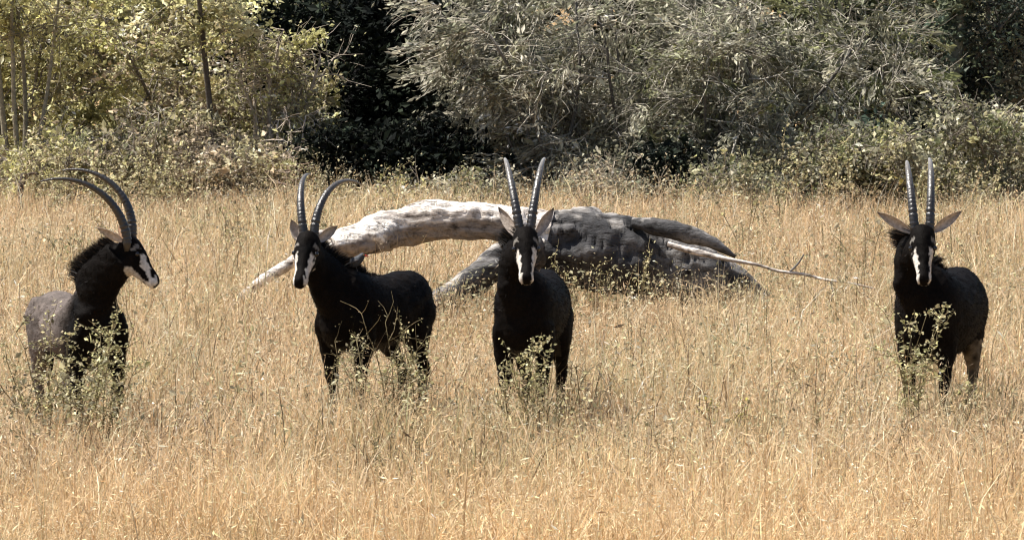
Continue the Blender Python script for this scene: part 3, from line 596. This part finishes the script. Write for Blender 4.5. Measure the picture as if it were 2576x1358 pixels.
# ------------------------------------------------------------------ grass
def hz(D): return .066 * D + 1.8
def grass(name, label, n, h0, h1, wid, cols, wts, seed, Dr=(46.5, 101), spike=0, lean=.35):
    r = np.random.default_rng(seed)
    D = Dr[0] + (Dr[1] - Dr[0]) * r.uniform(0, 1, n) ** 1.25
    x = r.uniform(-1, 1, n) * hz(D); p2 = np.stack([x, D, np.zeros(n)], -1)
    # tussocks
    tx = np.round(x / .28 + .4 * noise3(p2, 1.9)); ty = np.round(D / .28)
    x = x * .75 + .25 * tx * .28; D = D * .85 + .15 * ty * .28
    p2 = np.stack([x, D, np.zeros(n)], -1)
    z = ground_z(x, D); patch = noise3(p2, .45); pat2 = noise3(p2, 1.3)
    h = r.uniform(h0, h1, n) * (1 + .26 * patch + .20 * pat2 + .16 * noise3(p2, 4.5)) * np.exp(r.normal(0, .15, n)); h = np.clip(h * (1 - .35 * np.clip((D - 88) / 10, 0, 1)), .08, 1.1)
    az = r.uniform(0, 2 * np.pi, n); ln = np.abs(r.normal(0, lean, n)) * h
    dx, dy = np.cos(az) * ln, np.sin(az) * ln; wz = r.uniform(0, 2 * np.pi, n); ww = wid * np.exp(r.normal(0, .3, n)); wx, wy = np.cos(wz) * ww / 2, np.sin(wz) * ww / 2
    B = np.stack([x, D, z - .02], -1); Mid = B + np.stack([dx * .35, dy * .35, h * .58], -1); T = B + np.stack([dx, dy, h * np.sqrt(np.clip(1 - (ln / h) ** 2 * .4, .3, 1))], -1)
    Wv = np.stack([wx, wy, np.zeros(n)], -1)
    V = np.stack([B - Wv, B + Wv, Mid + Wv * .8, Mid - Wv * .8, T], 1).reshape(-1, 3); k = np.arange(n)[:, None] * 5
    f4 = k + np.array([[0, 1, 2, 3]]); f3 = k + np.array([[3, 2, 4]])
    cols = np.asarray(cols, float); ci = r.choice(len(cols), n, p=wts); K = cols[ci] * np.exp(r.normal(0, .18, n))[:, None]
    near = np.clip((58 - D) / 9, 0, 1)[:, None]
    gp = np.clip(.5 * noise3(p2, .8) + .35 * pat2 - .15, 0, .8)[:, None] * (1 - near * .6); K = K * (1 - gp * np.array([.36, .23, .34])); K = K * (1 + .10 * patch[:, None]) * (1 + near * np.array([.01, -.035, -.13])); K = np.clip(K, .01, .88)
    Ks = np.repeat(K, 5, 0); Vs = [V]; F3 = [f3]; F4 = [f4]; KK = [Ks]; off = n * 5
    if spike:
        m_ = n * spike; i_ = np.repeat(np.arange(n), spike); f = r.uniform(.62, 1.05, m_)[:, None]
        c = Mid[i_] + (T[i_] - Mid[i_]) * ((f - .58) / .42) + r.normal(0, .030, (m_, 3))
        V2, g4, K2 = leaf_cloud(c, .0065, K[i_] * 1.0, jit=.25, long=5.0, seed=seed + 1)
        Vs.append(V2); F4.append(g4 + off); KK.append(K2)
    o = obj(name, make_mesh(name, np.vstack(Vs), [np.vstack(F3), np.vstack(F4)], np.vstack(KK), False), M_GRASS)
    return tag(o, label, 'grass', kind='stuff')
STRAW = [(.63, .46, .275), (.71, .56, .375), (.56, .38, .21), (.79, .67, .49), (.45, .32, .19), (.48, .44, .25)]
grass('dry_grass', 'tall golden dry grass covering the whole clearing', 145000, .24, .52, .0065, STRAW, [.3, .24, .16, .12, .1, .08], 21, Dr=(46.5, 108), lean=.85)
grass('seeding_grass', 'pale feathery seed heads standing above the golden grass', 39500, .30, .56, .004, STRAW[:4], [.35, .35, .1, .2], 22, Dr=(46.5, 104), spike=5, lean=.8)
grass('tall_grass', 'taller pale straw along the far edge of the clearing under the shrubs', 5000, .36, .62, .007, STRAW[:4] + [(.34, .28, .18)], [.25, .25, .15, .15, .2], 24, Dr=(92, 102.5), spike=3, lean=.5)
grass('dead_stems', 'thin dark dead stems scattered through the golden grass', 21000, .28, .58, .006, [(.10, .07, .045), (.16, .11, .06), (.13, .12, .06), (.22, .19, .10)], [.3, .2, .25, .25], 23, Dr=(54, 104), spike=1, lean=.8)

# low herbs mixed into the grass
def herbs():
    r = np.random.default_rng(88); C_, H_, N_ = [], [], []
    for k in range(430):                       # open field, thicker in the middle distance
        D = r.uniform(54.5, 99); x = r.uniform(-1, 1) * hz(D); C_.append((x, D)); H_.append(r.uniform(.32, .58) + (.22 if D > 93 else 0)); N_.append(int(r.uniform(25, 75)))
    for u, D, h, n in [(90, 57.2, .62, 160), (150, 57.0, .70, 260), (205, 57.1, .74, 280), (250, 57.2, .66, 200), (300, 57.6, .5, 90), (900, 58.6, .6, 90), (960, 58.7, .66, 130), (1010, 58.6, .66, 120), (1060, 58.8, .6, 110), (2250, 57.8, .62, 110), (2440, 58.0, .55, 90),
                       (600, 74.0, .42, 120), (680, 74.2, .45, 110), (760, 74.3, .4, 80), (1120, 73.6, .5, 160), (1180, 73.6, .5, 140), (1420, 73.9, .62, 160), (1500, 73.9, .66, 190), (1570, 73.9, .6, 170), (1650, 74.0, .58, 180), (1730, 74.0, .52, 180), (1800, 74.0, .5, 180), (1880, 74.0, .46, 150), (1960, 73.9, .45, 120)]:
        p = G(u, D); C_.append((p[0], D)); H_.append(h * (.88 if D > 70 else 1)); N_.append(int(n * (.38 if D > 70 else .6)))
    cen, kk = [], []
    tone = [(.37, .35, .22), (.30, .29, .18), (.44, .40, .28), (.26, .24, .15), (.42, .39, .22)]
    for (x, y), h, n in zip(C_, H_, N_):
        q_ = np.stack([x + r.normal(0, .20, n), y + r.normal(0, .20, n), h * r.uniform(.25, 1, n) ** .7 * np.exp(r.normal(0, .12, n))], -1); cen.append(q_)
        kk.append(palette(tone, 1, r) * np.exp(r.normal(0, .2, n))[:, None])
    cen = np.vstack(cen); cen[:, 2] += ground_z(cen[:, 0], cen[:, 1])
    V, f4, K = leaf_cloud(cen, .018, np.vstack(kk), jit=.3, seed=89)
    o = obj('low_herbs', make_mesh('low_herbs', V, [f4], K, False), M_LEAF); tag(o, 'low grey-green herbs mixed all through the golden grass', 'herbs', kind='stuff')
herbs()

# ------------------------------------------------------------------ leafy weeds
def weed(name, label, u, D, h, nst, spread, cols, leaf=.03, nl=26, seed=0, group=None, stemcol=(.16, .13, .07), thin=False):
    r = np.random.default_rng(seed + 500); b = GD(u, D); t = thing(name, label, 'weed', tuple(b), 0, group); st = MB(); cen = []; kk = []
    for s in range(max(2, int(nst * .7))):
        az = r.uniform(0, 6.28); d = np.array([np.cos(az) * spread * 1.35 / h * r.uniform(.1, 1), np.sin(az) * spread * 1.35 / h * r.uniform(.1, 1), 1])
        pts, rd = grow(r, (r.normal(0, .03), r.normal(0, .03), -.03), d, h * r.uniform(.7, 1.05), .006, 7, .10, .0); st.tube(pts, rd, 4, np.array(stemcol) * r.uniform(.7, 1.3))
        for k in range(3, 8):
            for q in range(2):
                bp, brd = grow(r, pts[k], unit(r.normal(size=3) + np.array([0, 0, .7])), h * r.uniform(.10, .25), .0035, 3, .2, 0.02); st.tube(bp, brd, 3, np.array(stemcol) * r.uniform(.7, 1.4), cap=False)
                m = max(1, nl // 4); f = r.uniform(0, 3, m); i_ = np.minimum(2, f.astype(int)); g = (f - i_)[:, None]
                cen.append(bp[i_] * (1 - g) + bp[i_ + 1] * g + r.normal(0, .018, (m, 3))); kk.append(palette(cols, m, r))
    cen = np.vstack(cen); V, f4, K = leaf_cloud(cen, leaf * .52, np.vstack(kk), jit=.35, seed=seed)
    sm_ = st.build('stems', M_TWIG, t); sm_['kind'] = 'stuff'
    l = obj('leaves', make_mesh('leaves', V, [f4], K, False), M_LEAF, t); l['kind'] = 'stuff'
    return t
PG = [(.50, .47, .25), (.42, .40, .20), (.62, .58, .36), (.30, .29, .14), (.50, .43, .25)]
GY = [(.36, .32, .22), (.46, .40, .27), (.26, .23, .14)]
W_ = [
 ('leafy_weed', 'tall pale-green weed covering the chest of the leftmost antelope', 215, 57.9, 1.02, 11, .24, PG, .030, 60),
 ('leafy_weed', 'bushy green weed at the lower left flank of the leftmost antelope', 125, 57.9, .98, 10, .24, PG + GY, .030, 56),
 ('leafy_weed', 'green weed before the front legs of the leftmost antelope', 258, 57.7, .86, 8, .12, PG, .028, 48),
 ('dry_weed', 'dark crooked dry weed left of the leftmost antelope', 66, 58.6, .80, 5, .18, [(.08, .065, .045), (.13, .11, .07)], .024, 24),
 ('dry_weed', 'bare branching grey weed against the flank of the second antelope', 985, 58.8, 1.15, 7, .22, GY, .018, 8),
 ('leafy_weed', 'leafy weed under the belly of the second antelope', 935, 58.8, .86, 10, .28, PG[1:] + GY, .026, 34),
 ('leafy_weed', 'green weed hiding the hind legs of the second antelope', 1040, 58.8, .90, 9, .18, PG, .028, 36),
 ('dry_weed', 'thin dry weed over the shoulder of the second antelope', 862, 59.6, .95, 3, .12, GY + PG[:1], .022, 10),
 ('leafy_weed', 'pale-green weed rising over the chest of the third antelope', 1335, 57.8, .84, 9, .12, PG, .030, 48),
 ('leafy_weed', 'grey-green weed at the left foreleg of the third antelope', 1288, 57.8, .72, 6, .10, PG[1:] + GY, .026, 30),
 ('leafy_weed', 'pale weed at the right foreleg of the third antelope', 1392, 57.8, .74, 6, .10, PG + GY, .026, 30),
 ('leafy_weed', 'tall pale-leaved weed over the left shoulder of the rightmost antelope', 2284, 57.8, 1.12, 11, .12, PG, .034, 56),
 ('leafy_weed', 'yellowish weed beneath the belly of the rightmost antelope', 2425, 57.8, .66, 8, .18, PG + GY, .028, 30),
 ('leafy_weed', 'yellow-green weed clump standing alone left of the rightmost antelope', 1840, 58.2, .50, 7, .30, [(.46, .42, .13), (.38, .34, .12), (.5, .46, .2)], .026, 22),
 ('leafy_weed', 'slender leafy weed before the dark trunk base, just right of centre', 1462, 73.5, .86, 4, .14, PG, .030, 26),
 ('leafy_weed', 'leafy weed before the dark trunk base, farther right', 1612, 73.4, .72, 4, .14, PG + GY, .030, 22),
 ('leafy_weed', 'small leafy weed before the dark trunk base between two taller weeds', 1540, 73.3, .58, 4, .18, GY + PG, .028, 18),
 ('leafy_weed', 'grey weed at the foot of the trunk root left of the third antelope', 1150, 72.8, .55, 5, .25, GY, .026, 16),
 ('dry_weed', 'dark dry stalk standing in the grass right of the third antelope', 1462, 59.5, .62, 2, .06, [(.12, .08, .05)], .015, 6),
 ('leafy_weed', 'low leafy weed at the left limb of the fallen trunk', 600, 74.2, .45, 5, .25, PG + GY, .028, 18),
 ('dry_weed', 'thin dry weed at the right tip of the fallen branch', 2110, 72.5, .75, 4, .25, GY, .022, 10),
 ('leafy_weed', 'dull green weed patch in the grass beyond the second antelope\'s legs, left', 560, 59.5, .52, 6, .3, GY + PG[1:], .024, 14),
]
for k, (nm, lb_, u, D, h, ns_, sp, co, lf, nl) in enumerate(W_): weed(nm, lb_, u, D, h, ns_, sp, co, lf, nl, seed=k * 3 + 1)
r = np.random.default_rng(77)
for k in range(46):
    D = r.uniform(51.5, 92); u = r.uniform(20, 2550)
    if 56 < D < 62 and min(abs(u - a) for a in (200, 930, 1335, 2360)) < 170: D = r.uniform(63, 72)
    weed('grass_weed', 'small dull weed half hidden in the open golden grass', u, D, r.uniform(.38, .6), int(r.integers(3, 6)), .2, GY + PG[1:2], .022, 12, seed=200 + k, group='small weeds scattered through the open grass')
for k in range(34):
    D = r.uniform(76, 96.5); u = r.uniform(20, 2550)
    if D < 80 and 560 < u < 2000: D = r.uniform(82, 96)
    weed('far_weed', 'slender grey-green weed in the far grass between trunk and shrubs', u, D, r.uniform(.55, .85), int(r.integers(3, 7)), .28, PG[1:] + GY + [(.25, .26, .14)], .034, 16, seed=400 + k, group='slender weeds in the far grass')
for k in range(26):
    u = r.uniform(10, 480) if k % 2 else r.uniform(1850, 2560)
    weed('edge_weed', 'tall pale weed overlapping the foot of the shrubs at the meadow edge', u, r.uniform(93, 98.5), r.uniform(.75, 1.1), int(r.integers(4, 8)), .3, PG + GY[:2], .042, 26, seed=600 + k, group='tall weeds along the meadow edge')
